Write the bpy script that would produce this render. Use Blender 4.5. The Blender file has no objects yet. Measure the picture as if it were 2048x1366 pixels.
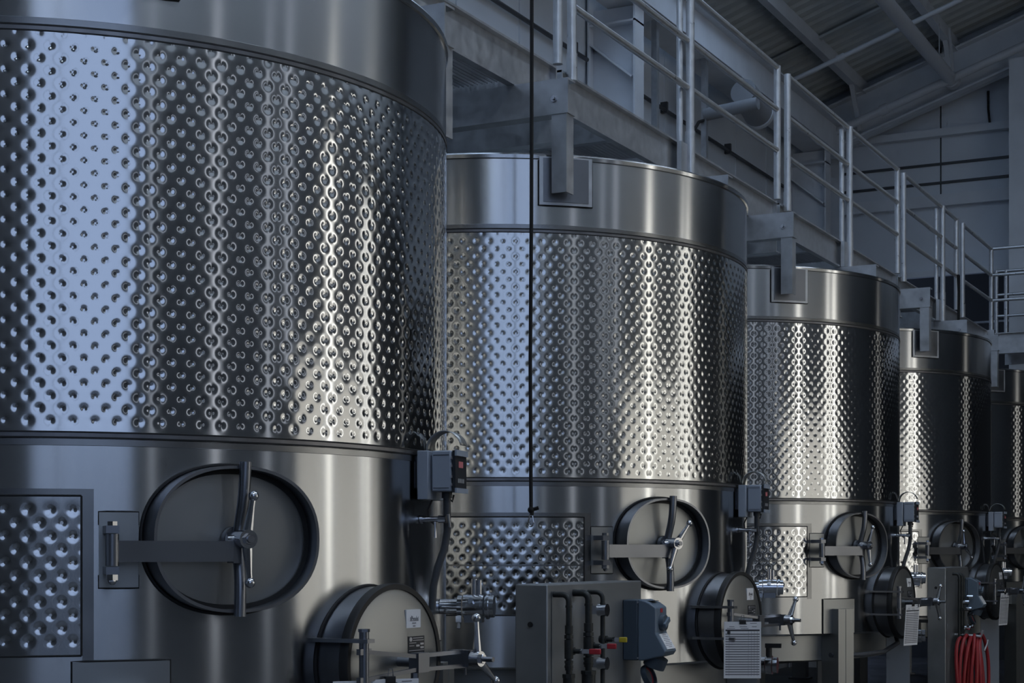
import bpy, math, random
import numpy as np
from mathutils import Matrix, Vector
random.seed(7)
PI = math.pi
R_ = math.radians
S = bpy.context.scene
C = bpy.data.collections.new('winery'); S.collection.children.link(C)

# ------------------------------------------------------------------ camera
# World: X points from the tank row into the aisle, Y runs along the row, Z up. First tank stands at the origin.
EYE = 1.60
cam = bpy.data.cameras.new('camera'); camo = bpy.data.objects.new('camera', cam); C.objects.link(camo)
camo.location = (4.5933, -5.0653, EYE)
camo.rotation_euler = (PI/2, 0, 0.474872)
cam.sensor_width = 36.0
cam.lens = 3250.0/2048.0*36.0
cam.shift_y = (1101.08-683.0)/2048.0
cam.clip_start = 0.05; cam.clip_end = 200
S.camera = camo

# ------------------------------------------------------------------ world, light, exposure
W = bpy.data.worlds.new('sky'); S.world = W; W.use_nodes = True
W.node_tree.nodes['Background'].inputs[0].default_value = (0.42, 0.55, 0.85, 1)
W.node_tree.nodes['Background'].inputs[1].default_value = 1.0
S.view_settings.view_transform = 'Standard'
S.view_settings.look = 'None'
S.view_settings.exposure = -0.22
S.view_settings.gamma = 1.0
S.view_settings.use_curve_mapping = False
S.cycles.max_bounces = 5; S.cycles.diffuse_bounces = 3; S.cycles.glossy_bounces = 3; S.cycles.transmission_bounces = 2
S.cycles.use_adaptive_sampling = True; S.cycles.adaptive_threshold = 0.06; S.cycles.adaptive_min_samples = 16
S.cycles.use_denoising = True; S.cycles.sample_clamp_indirect = 4.0; S.cycles.caustics_reflective = False
L_DOOR = 1.08      # daylight through the tall door behind the camera
L_BAY = 0.92      # daylight through the loading door across the aisle
L_STRIP = 4.8    # tall strip windows across the aisle
L_FILL = 2.5      # glowing fill panels added under the roof, out of view
BLUE = (0.50, 0.66, 1.0)
WARM = (1.0, 0.96, 0.86)

RT = 1.5          # tank radius
SP = 3.67747      # tank spacing
ZU = EYE+1.650    # upper seam of the cooling jacket
ZL = EYE+0.367    # lower seam
ZR = EYE+2.046    # rim
ZB = EYE-0.603    # bottom of the straight shell

# ------------------------------------------------------------------ materials
def mat(name, col, metal=0.0, rough=0.5, var=0.0, scale=8.0, stretch=(1,1,1), rvar=0.0, bump=0.0, bscale=60.0, aniso=0.0, emit=None, es=0.0, spec=0.5, grime=0.0):
    m = bpy.data.materials.new(name); m.use_nodes = True
    nt = m.node_tree; b = nt.nodes['Principled BSDF']
    b.inputs['Base Color'].default_value = (*col, 1); b.inputs['Metallic'].default_value = metal
    b.inputs['Roughness'].default_value = rough; b.inputs['Specular IOR Level'].default_value = spec
    tc = nt.nodes.new('ShaderNodeTexCoord'); mp = nt.nodes.new('ShaderNodeMapping')
    mp.inputs['Scale'].default_value = stretch
    nt.links.new(tc.outputs['Object'], mp.inputs['Vector'])
    if var or rvar or grime:
        n = nt.nodes.new('ShaderNodeTexNoise'); n.inputs['Scale'].default_value = scale; n.inputs['Detail'].default_value = 5
        nt.links.new(mp.outputs[0], n.inputs['Vector'])
    if var:
        r = nt.nodes.new('ShaderNodeMapRange'); r.inputs[1].default_value = 0.3; r.inputs[2].default_value = 0.7
        r.inputs[3].default_value = 1-var; r.inputs[4].default_value = 1+var
        mx = nt.nodes.new('ShaderNodeVectorMath'); mx.operation = 'SCALE'; mx.inputs[0].default_value = col
        nt.links.new(n.outputs[0], r.inputs[0]); nt.links.new(r.outputs[0], mx.inputs['Scale'])
        nt.links.new(mx.outputs[0], b.inputs['Base Color'])
    if rvar:
        r2 = nt.nodes.new('ShaderNodeMapRange'); r2.inputs[1].default_value = 0.3; r2.inputs[2].default_value = 0.7
        r2.inputs[3].default_value = rough-rvar; r2.inputs[4].default_value = rough+rvar
        nt.links.new(n.outputs[0], r2.inputs[0]); nt.links.new(r2.outputs[0], b.inputs['Roughness'])
    if bump:
        n2 = nt.nodes.new('ShaderNodeTexNoise'); n2.inputs['Scale'].default_value = bscale; n2.inputs['Detail'].default_value = 4
        nt.links.new(mp.outputs[0], n2.inputs['Vector'])
        bp = nt.nodes.new('ShaderNodeBump'); bp.inputs['Strength'].default_value = bump; bp.inputs['Distance'].default_value = 0.01
        nt.links.new(n2.outputs[0], bp.inputs['Height']); nt.links.new(bp.outputs[0], b.inputs['Normal'])
    if aniso:
        cr = nt.nodes.new('ShaderNodeCombineXYZ'); cr.inputs[2].default_value = 1.0
        nt.links.new(cr.outputs[0], b.inputs['Tangent'])
        b.inputs['Anisotropic'].default_value = aniso
    if emit:
        b.inputs['Emission Color'].default_value = (*emit, 1); b.inputs['Emission Strength'].default_value = es
    return m

M = {}
M['shell'] = mat('brushed stainless shell', (0.50, 0.51, 0.52), 1, 0.21, aniso=0.93)
M['jacket'] = mat('polished stainless jacket', (0.55, 0.56, 0.57), 1, 0.11)
M['jacket2'] = mat('satin stainless jacket', (0.55, 0.56, 0.56), 1, 0.14)
M['seam'] = mat('dark weld seam', (0.20, 0.20, 0.21), 1, 0.38, var=0.25, scale=9)
M['groove'] = mat('black weld groove', (0.02, 0.02, 0.022), 0.3, 0.6)
M['flange'] = mat('dull steel flange', (0.23, 0.24, 0.265), 1, 0.36, rvar=0.05, scale=5)
M['door'] = mat('satin steel door', (0.36, 0.37, 0.37), 1, 0.42)
M['chrome'] = mat('polished chrome', (0.62, 0.63, 0.66), 1, 0.12)
M['rubber'] = mat('black rubber', (0.012, 0.012, 0.013), 0, 0.55)
M['galv'] = mat('galvanised steel', (0.54, 0.56, 0.59), 0.75, 0.40, var=0.12, scale=14, rvar=0.08)
M['tube'] = mat('galvanised tube', (0.62, 0.64, 0.67), 0.7, 0.32, var=0.08, scale=20, rvar=0.05)
M['grate'] = mat('grating steel', (0.42, 0.43, 0.45), 1, 0.45)
M['wall'] = mat('painted metal wall panel', (0.70, 0.75, 0.82), 0, 0.5, var=0.04, scale=1.5)
M['beam'] = mat('painted structural steel', (0.72, 0.76, 0.82), 0, 0.5, var=0.06, scale=3)
M['pipew'] = mat('painted white pipe', (0.60, 0.63, 0.68), 0, 0.45)
M['fixture'] = mat('grey painted fixture', (0.30, 0.32, 0.35), 0, 0.5)
M['deck'] = mat('roof deck', (0.60, 0.64, 0.65), 0, 0.6, var=0.1, scale=2)
M['floor'] = mat('sealed concrete floor', (0.07, 0.07, 0.07), 0, 0.45, var=0.15, scale=1.5, rvar=0.1)
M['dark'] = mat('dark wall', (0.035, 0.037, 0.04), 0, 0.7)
M['wallfar'] = mat('far wall', (0.075, 0.077, 0.08), 0, 0.7, var=0.1, scale=1)
M['wallup'] = mat('pale upper cladding', (0.42, 0.43, 0.44), 0, 0.7)
M['cabinet'] = mat('grey steel cabinet', (0.25, 0.26, 0.27), 0.6, 0.42, var=0.12, scale=5, rvar=0.06)
M['plastic'] = mat('blue grey plastic', (0.13, 0.17, 0.22), 0, 0.42)
M['plasticd'] = mat('dark blue grey plastic', (0.055, 0.075, 0.10), 0, 0.42)
M['box'] = mat('light grey enclosure', (0.33, 0.37, 0.44), 0, 0.4)
M['paper'] = mat('white paper', (0.78, 0.78, 0.80), 0, 0.7)
M['ink'] = mat('dark print', (0.05, 0.05, 0.06), 0, 0.6)
M['inkg'] = mat('grey print', (0.22, 0.22, 0.24), 0, 0.6)
M['plate'] = mat('black nameplate', (0.03, 0.033, 0.04), 0.2, 0.35)
M['silver'] = mat('silver print', (0.5, 0.5, 0.52), 0.6, 0.4)
M['red'] = mat('red plastic sleeve', (0.42, 0.03, 0.04), 0, 0.4)
M['hose'] = mat('red rubber hose', (0.30, 0.02, 0.025), 0, 0.45)
M['yellow'] = mat('yellow plastic sleeve', (0.55, 0.42, 0.03), 0, 0.4)
M['iron'] = mat('dark iron pipe', (0.035, 0.038, 0.038), 0.5, 0.5, var=0.3, scale=12, bump=0.15)
M['rope'] = mat('black rope', (0.008, 0.008, 0.009), 0, 0.8)
M['conduit'] = mat('dark grey conduit', (0.06, 0.065, 0.075), 0, 0.5)
M['led'] = mat('red display', (0.45, 0.16, 0.17), 0, 0.3, emit=(1.0, 0.25, 0.28), es=0.05)
M['glassdoor'] = mat('daylight beyond the tall door', (0, 0, 0), 0, 1, emit=BLUE, es=L_DOOR)
M['glassbay'] = mat('daylight beyond the loading door', (0, 0, 0), 0, 1, emit=WARM, es=L_BAY)
M['glassstrip'] = mat('lit strip window', (0, 0, 0), 0, 1, emit=WARM, es=L_STRIP)
M['glasslow'] = mat('frosted door panel', (0, 0, 0), 0, 1, emit=BLUE, es=L_DOOR*0.16)
M['glassfar'] = mat('shaded strip window', (0, 0, 0), 0, 1, emit=WARM, es=L_STRIP*0.2)
M['skylight2'] = mat('translucent aisle roof panel', (0, 0, 0), 0, 1, emit=(0.72,0.84,1.0), es=L_FILL*6.8)  # stronger fill added over the aisle, not a real roof opening
M['glassthin'] = mat('dim strip window', (0, 0, 0), 0, 1, emit=(0.9,0.93,1.0), es=L_STRIP*0.36)
M['skylight'] = mat('translucent roof panel', (0, 0, 0), 0, 1, emit=(0.55,0.73,1.0), es=L_FILL)  # fill glow added above the row for walls and railings

# ------------------------------------------------------------------ mesh builder
class MB:
    def __init__(s): s.v = []; s.f = []
    def add(s, vs, fs, m=None):
        o = len(s.v)
        if m is not None: vs = [tuple(m @ Vector(v)) for v in vs]
        s.v += [tuple(v) for v in vs]; s.f += [tuple(i+o for i in f) for f in fs]; return s
    def box(s, x0, x1, y0, y1, z0, z1, m=None):
        vs = [(x0,y0,z0),(x1,y0,z0),(x1,y1,z0),(x0,y1,z0),(x0,y0,z1),(x1,y0,z1),(x1,y1,z1),(x0,y1,z1)]
        return s.add(vs, [(0,3,2,1),(4,5,6,7),(0,1,5,4),(1,2,6,5),(2,3,7,6),(3,0,4,7)], m)
    def hexa(s, bot, top, m=None):   # two quads, bottom counter-clockwise
        return s.add(list(bot)+list(top), [(0,3,2,1),(4,5,6,7),(0,1,5,4),(1,2,6,5),(2,3,7,6),(3,0,4,7)], m)
    def bar(s, p0, p1, w, h, up=(0,0,1), m=None):
        p0 = Vector(p0); p1 = Vector(p1); d = (p1-p0).normalized(); u = Vector(up); a = d.cross(u)
        if a.length < 1e-5: a = d.cross(Vector((1,0,0)))
        a.normalize(); b = a.cross(d)
        q = [(-w/2,-h/2),(w/2,-h/2),(w/2,h/2),(-w/2,h/2)]
        vs = [p0+a*x+b*y for x,y in q]+[p1+a*x+b*y for x,y in q]
        return s.add(vs, [(3,2,1,0),(4,5,6,7),(0,1,5,4),(1,2,6,5),(2,3,7,6),(3,0,4,7)], m)
    def cyl(s, p0, p1, r0, r1=None, n=16, cap=True, m=None):
        r1 = r0 if r1 is None else r1
        p0 = Vector(p0); p1 = Vector(p1); d = (p1-p0).normalized()
        a = d.orthogonal().normalized(); b = d.cross(a)
        vs = []
        for p, r in ((p0, r0), (p1, r1)):
            for i in range(n):
                t = 2*PI*i/n; vs.append(p+a*(r*math.cos(t))+b*(r*math.sin(t)))
        fs = [(i,(i+1)%n,n+(i+1)%n,n+i) for i in range(n)]
        if cap: fs += [tuple(range(n-1,-1,-1)), tuple(range(n,2*n))]
        return s.add(vs, fs, m)
    def tube(s, pts, r, n=10, m=None, closed=False):
        pts = [Vector(p) for p in pts]; N = len(pts); rr = r if isinstance(r, (list, tuple)) else [r]*N
        prev = None; vs = []
        for i, p in enumerate(pts):
            if closed: d = (pts[(i+1)%N]-pts[i-1]).normalized()
            else: d = (pts[min(i+1,N-1)]-pts[max(i-1,0)]).normalized()
            a = d.orthogonal().normalized() if prev is None else (prev-d*prev.dot(d)).normalized()
            prev = a; b = d.cross(a)
            for k in range(n):
                t = 2*PI*k/n; vs.append(p+a*(rr[i]*math.cos(t))+b*(rr[i]*math.sin(t)))
        fs = []
        for i in range(N if closed else N-1):
            j = (i+1)%N
            for k in range(n): fs.append((i*n+k, i*n+(k+1)%n, j*n+(k+1)%n, j*n+k))
        if not closed: fs += [tuple(range(n-1,-1,-1)), tuple(range((N-1)*n, N*n))]
        return s.add(vs, fs, m)
    def sphere(s, c, r, n=12, k=8, m=None):
        c = Vector(c); vs = [c+Vector((0,0,-r))]
        for i in range(1, k):
            t = -PI/2+PI*i/k
            for j in range(n): vs.append(c+Vector((r*math.cos(t)*math.cos(2*PI*j/n), r*math.cos(t)*math.sin(2*PI*j/n), r*math.sin(t))))
        vs.append(c+Vector((0,0,r))); fs = []
        for j in range(n): fs.append((0, 1+(j+1)%n, 1+j))
        for i in range(k-2):
            for j in range(n): fs.append((1+i*n+j, 1+i*n+(j+1)%n, 1+(i+1)*n+(j+1)%n, 1+(i+1)*n+j))
        e = 1+(k-1)*n
        for j in range(n): fs.append((1+(k-2)*n+j, 1+(k-2)*n+(j+1)%n, e))
        return s.add(vs, fs, m)
    def lathe(s, prof, n=32, m=None, a0=0.0, a1=2*PI):   # profile of (radius, z) around local Z
        full = abs(a1-a0-2*PI) < 1e-6; cnt = n if full else n+1; vs = []
        for i in range(cnt):
            t = a0+(a1-a0)*i/n
            for r, z in prof: vs.append((r*math.cos(t), r*math.sin(t), z))
        P = len(prof); fs = []
        for i in range(n):
            j = (i+1) % cnt
            for k in range(P-1): fs.append((i*P+k, j*P+k, j*P+k+1, i*P+k+1))
        return s.add(vs, fs, m)
    def patch(s, r0, r1, a0, a1, z0, z1, n=8):          # curved plate on a cylinder
        vs = []
        for i in range(n+1):
            t = a0+(a1-a0)*i/n; c, q = math.cos(t), math.sin(t)
            for r, z in ((r0,z0),(r1,z0),(r1,z1),(r0,z1)): vs.append((r*c, r*q, z))
        fs = [(0,1,2,3), tuple(n*4+k for k in (3,2,1,0))]
        for i in range(n):
            for k in range(4): fs.append((i*4+k, (i+1)*4+k, (i+1)*4+(k+1)%4, i*4+(k+1)%4))
        return s.add(vs, fs)
    def prism(s, poly, x0, x1, m=None):                  # polygon in (y,z) extruded along x
        n = len(poly); vs = [(x0,y,z) for y,z in poly]+[(x1,y,z) for y,z in poly]
        fs = [tuple(range(n-1,-1,-1)), tuple(range(n,2*n))]+[(i,(i+1)%n,n+(i+1)%n,n+i) for i in range(n)]
        return s.add(vs, fs, m)
    def mesh(s, name, material, smooth=35):
        me = bpy.data.meshes.new(name); me.from_pydata(s.v, [], s.f); me.update()
        if smooth:
            me.shade_smooth(); me.set_sharp_from_angle(angle=R_(smooth))
        me.materials.append(material); return me
    def build(s, name, material, parent=None, smooth=35, bevel=0.0):
        o = bpy.data.objects.new(name, s.mesh(name, material, smooth)); C.objects.link(o); o.parent = parent
        if bevel:
            b = o.modifiers.new('bevel', 'BEVEL'); b.width = bevel; b.segments = 2; b.limit_method = 'ANGLE'; b.angle_limit = R_(40)
        return o

def put(name, me, parent=None, loc=(0,0,0), rot=(0,0,0)):
    o = bpy.data.objects.new(name, me); C.objects.link(o); o.parent = parent; o.location = loc; o.rotation_euler = rot; return o
def tag(o, label, cat, group=None):
    o['label'] = label; o['category'] = cat
    if group: o['group'] = group
    return o
def thing(name, label, cat, loc=(0,0,0), rz=0, group=None):
    o = bpy.data.objects.new(name, None); C.objects.link(o); o.location = loc; o.rotation_euler = (0,0,rz)
    o.empty_display_size = 0.1
    return tag(o, label, cat, group)
def struct(o): o['kind'] = 'structure'; return o
AX = Matrix(((0,0,1,0),(0,1,0,0),(-1,0,0,0),(0,0,0,1)))    # turns local Z into X
def along_x(x, y, z): return Matrix.Translation((x,y,z)) @ AX

# ================================================================== the building
YE = 17.6          # end wall
YN = -12.0         # wall behind the camera
XW = -2.25         # wall behind the tanks
XF = 9.2           # wall across the aisle
def roof(x): return EYE+6.35+0.332*(x+1.41)     # underside of the purlins
struct(MB().box(XW-0.2, XF+0.2, YN-0.2, YE+2.2, -0.2, 0).build('floor', M['floor'], smooth=0))
# wall behind the tanks
wb = struct(MB().box(XW-0.15, XW, YN, YE, 0, roof(XW)+0.4).build('wall_back', M['wall'], smooth=0))
for y in [YN+1.2*i for i in range(1, 25)]:
    if y < YE-0.3: MB().box(XW-0.01, XW+0.012, y-0.02, y+0.02, 0, roof(XW)+0.25).build('panel_seam', M['wall'], wb, smooth=0)
# end wall: the upper part in front, the lower part set back in the dark
we = struct(MB().box(XW, XF, YE, YE+0.12, EYE+3.84, EYE+12.0).build('wall_end', M['wall'], smooth=0))
for z0, z1, d in ((5.70,5.80,0.12),(4.74,4.90,0.10)):
    MB().box(XW+0.5, XF, YE-d, YE, EYE+z0, EYE+z1).build('girt', M['beam'], we, smooth=0)
for z in (5.33, 5.07):
    MB().box(XW+0.5, XF, YE-0.025, YE, EYE+z-0.012, EYE+z+0.022).build('panel_joint', M['conduit'], we, smooth=0)
for x in (-0.40, 2.0, 4.4, 6.8):
    MB().box(x-0.008, x+0.008, YE-0.006, YE, EYE+3.84, EYE+11.0).build('panel_seam', M['dark'], we, smooth=0)
MB().box(XW, XF, YE-0.09, YE, EYE+3.78, EYE+3.86).build('sill_rail', M['beam'], we, smooth=0)
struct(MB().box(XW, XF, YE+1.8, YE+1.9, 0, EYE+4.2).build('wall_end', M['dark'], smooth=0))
for k in range(3):
    tag(MB().cyl((XW, YE+0.6, EYE+2.3+0.45*k), (XF, YE+0.6, EYE+2.3+0.45*k), 0.016, n=8).build('handrail', M['tube']), ('lowest','middle','topmost')[k]+' thin rail crossing the dark recess below the end wall', 'rail', 'thin rails in the dark recess')
# steel frame
def ibeam(mb, p0, p1, depth, width, tf=0.02, tw=0.012, up=(0,0,1)):
    p0 = Vector(p0); p1 = Vector(p1); d = (p1-p0).normalized(); u = Vector(up); a = d.cross(u).normalized(); b = a.cross(d)
    mb.bar(p0, p1, tw, depth, up)
    for sg in (1, -1):
        mb.bar(p0+b*(sg*depth/2), p1+b*(sg*depth/2), width, tf, up)
    return mb
def rafter(y, label):
    t = thing('roof_rafter', label, 'rafter', (0, y, 0), group='roof rafters')
    x0, x1 = -2.0, XF
    z0, z1 = roof(x0)-0.31, roof(x1)-0.31
    MB().bar((x0,0,z0), (x1,0,z1), 0.015, 0.60, (0,0,1)).build('web', M['beam'], t, smooth=0)
    for sg, n in ((1,'top_flange'),(-1,'bottom_flange')):
        MB().bar((x0,0,z0+sg*0.30), (x1,0,z1+sg*0.30), 0.26, 0.025).build(n, M['beam'], t, smooth=0)
    return t
rafter(17.25, 'sloping steel roof rafter along the end wall')
rafter(10.0, 'sloping steel roof rafter in the middle of the hall')
rafter(3.0, 'sloping steel roof rafter over the first tanks')
px = [-1.41+1.26*i for i in range(9)]
for i, x in enumerate(px):
    z = roof(x)
    t = thing('roof_purlin', ('lowest' if i == 0 else ['second','third','fourth','fifth','sixth','seventh','eighth','ninth'][i-1])+' roof purlin counted up from the eave beam', 'purlin', (x, 0, z), group='roof purlins')
    MB().box(-0.008, 0.008, YN, YE, 0, 0.22).build('web', M['beam'], t, smooth=0)
    MB().box(-0.04, 0.06, YN, YE, -0.012, 0).build('bottom_flange', M['beam'], t, smooth=0)
    for y in (17.25, 10.0, 3.0):
        if x < 4: MB().bar((0, y-0.55, 0.02), (0, y-0.09, -0.52), 0.055, 0.055).build('flange_brace', M['beam'], t, smooth=0)
# corrugated roof deck, ribs run up the slope
vs = []; fs = []
y = YN; prof = []
while y < YE+2.0:
    prof += [(y, 0.0), (y+0.045, 0.03), (y+0.10, 0.03), (y+0.145, 0.0)]; y += 0.24
for yy, dz in prof:
    for x in (XW-0.2, XF+0.2): vs.append((x, yy, roof(x)+0.23+dz))
for i in range(len(prof)-1): fs.append((2*i, 2*i+2, 2*i+3, 2*i+1))
mb = MB(); mb.v = vs; mb.f = fs
ceil = struct(mb.build('ceiling', M['deck'], smooth=0))
ceil.modifiers.new('solid', 'SOLIDIFY').thickness = 0.02
for yj in (4.2, 7.4, 12.6, 15.2):
    mb = MB(); mb.bar((XW, yj, roof(XW)+0.19), (XF, yj, roof(XF)+0.19), 0.10, 0.03); mb.build('lap_strip', M['deck'], ceil, smooth=0)
# portal columns against the back wall
for i, (y, w) in enumerate(((9.96,'middle'),(16.6,'far'),(3.3,'near'))):
    t = thing('steel_column', w+' painted steel column standing against the back wall', 'column', (0, y, 0), group='columns against the back wall')
    MB().box(-1.72, -1.70, -0.115, 0.115, 0, EYE+5.46).build('front_flange', M['beam'], t, smooth=0)
    MB().box(-2.22, -2.20, -0.115, 0.115, 0, EYE+5.9).build('back_flange', M['beam'], t, smooth=0)
    MB().box(-2.2, -1.72, -0.006, 0.006, 0, EYE+5.46).build('web', M['beam'], t, smooth=0)
    MB().box(-2.2, -1.70, -0.115, 0.115, EYE+5.27, EYE+5.29).build('stiffener', M['beam'], t, smooth=0)
    MB().bar((-2.2, -0.06, EYE+5.10), (-1.74, -0.06, EYE+4.72), 0.09, 0.02).build('stiffener', M['beam'], t, smooth=0)
# eave beam
t = thing('eave_beam', 'deep painted eave beam running above the walkway railing', 'beam', (-1.66, 0, EYE+5.665))
MB().box(-0.008, 0.008, YN, 17.2, -0.17, 0.17).build('web', M['beam'], t, smooth=0)
MB().box(-0.10, 0.10, YN, 17.2, 0.16, 0.18).build('top_flange', M['beam'], t, smooth=0)
MB().box(-0.40, 0.03, YN, 17.2, -0.19, -0.17).build('bottom_flange', M['beam'], t, smooth=0)
# wall conduit with clips
t = thing('wall_conduit', 'long dark conduit clipped along the back wall', 'conduit', (XW+0.05, 0, EYE+4.93))
MB().cyl((0,YN+1,0), (0,9.8,0), 0.022, n=8).build('pipe', M['conduit'], t)
MB().cyl((0,10.1,0), (0,16.4,0), 0.022, n=8).build('pipe', M['conduit'], t)
for y in (5.9, 7.6, 9.5, 11.9, 14.0):
    MB().box(-0.05, 0.03, y-0.02, y+0.02, -0.03, 0.09).build('clip', M['conduit'], t, smooth=0)
# struts, short duct and floodlight under the eave beam
for i, (y, w) in enumerate(((10.55,'beside the middle column'),(12.0,'beside the floodlight'))):
    tag(MB().box(-1.80, -1.74, y-0.035, y+0.035, EYE+2.4, EYE+5.47).build('wall_strut', M['galv'], smooth=0), 'slim vertical steel strut under the eave beam '+w, 'strut', 'slim struts under the eave beam')
t = thing('floodlight', 'pale cylinder floodlight on an arm under the eave beam', 'floodlight', (-1.55, 13.0, EYE+5.15))
MB().cyl((0,-0.34,0.10), (0,0.20,-0.02), 0.15, 0.17, n=20).build('housing', M['fixture'], t)
MB().cyl((0,0.20,-0.02), (0,0.26,-0.03), 0.18, n=20).build('bezel', M['beam'], t)
MB().bar((-0.1,-0.1,0.33), (-0.1,-0.1,0.05), 0.05, 0.03).build('yoke', M['beam'], t, smooth=0)
tag(MB().cyl((-1.77,12.0,EYE+4.85), (-1.15,12.0,EYE+4.90), 0.07, n=16).build('wall_duct', M['fixture']), 'short horizontal round duct below the floodlight', 'duct')
tag(MB().tube([(-1.77,11.975,EYE+4.78),(-1.8,11.9,EYE+4.75),(-1.8,11.75,EYE+4.62),(-1.8,11.72,EYE+4.4),(-1.8,11.55,EYE+4.25)], 0.018, 8).build('cable_loop', M['rubber']), 'short black cable loop hanging beside the floodlight strut', 'cable')
# gable column at the right edge
t = thing('gable_column', 'broad painted steel column standing at the end wall', 'column', (0.78, 17.1, 0))
MB().box(-0.15, 0.15, -0.15, -0.13, 0, roof(0.78)-0.6).build('front_flange', M['beam'], t, smooth=0)
MB().box(-0.008, 0.008, -0.13, 0.13, 0, roof(0.78)-0.6).build('web', M['beam'], t, smooth=0)
MB().box(-0.15, 0.15, 0.13, 0.15, 0, roof(0.78)-0.6).build('back_flange', M['beam'], t, smooth=0)
t = thing('louvre_panel', 'pale slatted louvre panel in the dark recess', 'louvre', (1.15, YE+1.0, EYE+2.2))
MB().box(-0.45, 0.45, 0.03, 0.05, 0, 1.7).build('backing', M['wall'], t, smooth=0)
lm = MB().bar((-0.45,0,0), (0.45,0,0), 0.12, 0.02, (0,-0.6,0.8)).mesh('slat', M['beam'], 0)
for k in range(13): put('slat', lm, t, (0, 0, 0.07+0.13*k))
# sprinkler pipes
t = thing('sprinkler_main', 'thick white sprinkler main pipe slanting towards the end rafter', 'pipe', (-0.12, 0, EYE+6.30))
MB().cyl((0,YN,0), (0,17.0,0), 0.085, n=18).build('pipe', M['pipew'], t)
MB().cyl((0,16.93,0), (0,17.06,0), 0.11, n=18).build('coupling', M['pipew'], t)
MB().bar((0.03,16.1,0.08), (0.03,16.1,0.5), 0.012, 0.012).build('hanger', M['pipew'], t, smooth=0)
MB().bar((0.10,16.6,0.02), (0.16,16.1,0.42), 0.03, 0.03).build('brace', M['pipew'], t, smooth=0)
def slope_pipe(name, y, dz, r, label, x0=-1.8, x1=XF-0.4):
    t = thing(name, label, 'pipe', (0, y, 0), group='sloping pipes under the roof')
    MB().cyl((x0,0,roof(x0)+dz), (x1,0,roof(x1)+dz), r, n=12).build('pipe', M['pipew'], t)
    for x in (-1.0, 1.0, 1.9):
        MB().cyl((x-0.05,0,roof(x-0.05)+dz), (x+0.05,0,roof(x+0.05)+dz), r*1.35, n=12).build('coupling', M['pipew'], t)
    return t
slope_pipe('branch_pipe', 14.75, -0.36, 0.03, 'thin sprinkler branch pipe crossing above the main pipe')
slope_pipe('branch_pipe', 11.2, -0.30, 0.03, 'thin sprinkler branch pipe nearest the camera')
slope_pipe('rafter_pipe', 16.86, -0.50, 0.055, 'white pipe running up along the end rafter')
for x, y in ((0.45, 14.75), (-1.25, 11.2)):
    o = thing('fire_sprinkler', 'small dark sprinkler head above the '+('crossing' if y > 12 else 'nearest')+' branch pipe', 'sprinkler', (x, y, roof(x)-0.33))
    MB().cyl((0,0,0), (0,0,0.09), 0.015, n=8).build('stem', M['pipew'], o)
    MB().sphere((0,0,0.115), 0.03, 8, 6).build('head', M['rubber'], o)
tag(MB().tube([(0.25,YE-0.05,EYE+6.25),(0.25,YE-0.05,EYE+6.0),(0.27,YE-0.06,EYE+5.82),(0.30,YE-0.05,EYE+5.72)], 0.016, 8).build('hanging_cable', M['rubber']), 'short black cable hanging on the gable wall under the rafter', 'cable')

# ---- walls behind and beside the camera, with their openings
wf = struct(MB().box(XF, XF+0.2, YN, YE+2, 0, roof(XF)+0.3).build('wall_front', M['wallfar'], smooth=0))
MB().box(XF-0.02, XF, -5.9, YE+2, 6.0, roof(XF)+0.2).build('upper_cladding', M['wallup'], wf, smooth=0)  # pale reflector added out of view to brighten the upper tank shells
wn = struct(MB().box(XW, XF, YN-0.2, YN, 0, roof(XF)+0.3).build('wall_near', M['wallfar'], smooth=0))
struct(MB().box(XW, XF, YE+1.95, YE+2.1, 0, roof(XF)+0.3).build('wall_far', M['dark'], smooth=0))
def opening_x(name, y0, y1, z0, z1, material, nx=0, nz=0, fr=0.06):     # on the wall across the aisle
    o = struct(MB().box(XF-0.03, XF-0.01, y0, y1, z0, z1).build(name, material, smooth=0))
    f = MB()
    for a, b, c, d in ((y0-fr,y0,z0-fr,z1+fr),(y1,y1+fr,z0-fr,z1+fr),(y0,y1,z1,z1+fr),(y0,y1,z0-fr,z0)): f.box(XF-0.09, XF, a, b, max(c,0), d)
    f.build('window_frame', M['beam'], o, smooth=0)
    for k in range(1, nx+1): MB().box(XF-0.07, XF-0.02, y0+(y1-y0)*k/(nx+1)-0.025, y0+(y1-y0)*k/(nx+1)+0.025, z0, z1).build('mullion', M['beam'], o, smooth=0)
    for k in range(1, nz+1): MB().box(XF-0.06, XF-0.02, y0, y1, z0+(z1-z0)*k/(nz+1)-0.02, z0+(z1-z0)*k/(nz+1)+0.02).build('mullion', M['beam'], o, smooth=0)
    return o
def opening_y(name, x0, x1, z0, z1, material, nx=0, nz=0, fr=0.08):     # on the wall behind the camera
    o = struct(MB().box(x0, x1, YN+0.01, YN+0.03, z0, z1).build(name, material, smooth=0))
    f = MB()
    for a, b, c, d in ((x0-fr,x0,z0-fr,z1+fr),(x1,x1+fr,z0-fr,z1+fr),(x0,x1,z1,z1+fr)): f.box(a, b, YN, YN+0.10, max(c,0), d)
    f.build('door_frame', M['beam'], o, smooth=0)
    for k in range(1, nx+1): MB().box(x0+(x1-x0)*k/(nx+1)-0.03, x0+(x1-x0)*k/(nx+1)+0.03, YN+0.02, YN+0.08, z0, z1).build('mullion', M['beam'], o, smooth=0)
    return o
opening_y('window_8', 7.2, 9.0, 2.4, 9.6, M['glassdoor'])
opening_x('window_9', -11.8, -6.2, 2.4, 9.6, M['glassdoor'])
opening_y('door_2', 7.2, 9.0, 0.02, 2.25, M['glasslow'])
opening_x('door_3', -11.8, -6.2, 0.02, 2.25, M['glasslow'], 3)
opening_x('door_1', 1.9, 3.55, 0.02, 3.2, M['glassbay'])
opening_x('door_4', 4.35, 6.80, 0.02, 3.2, M['glassbay'])
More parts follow.
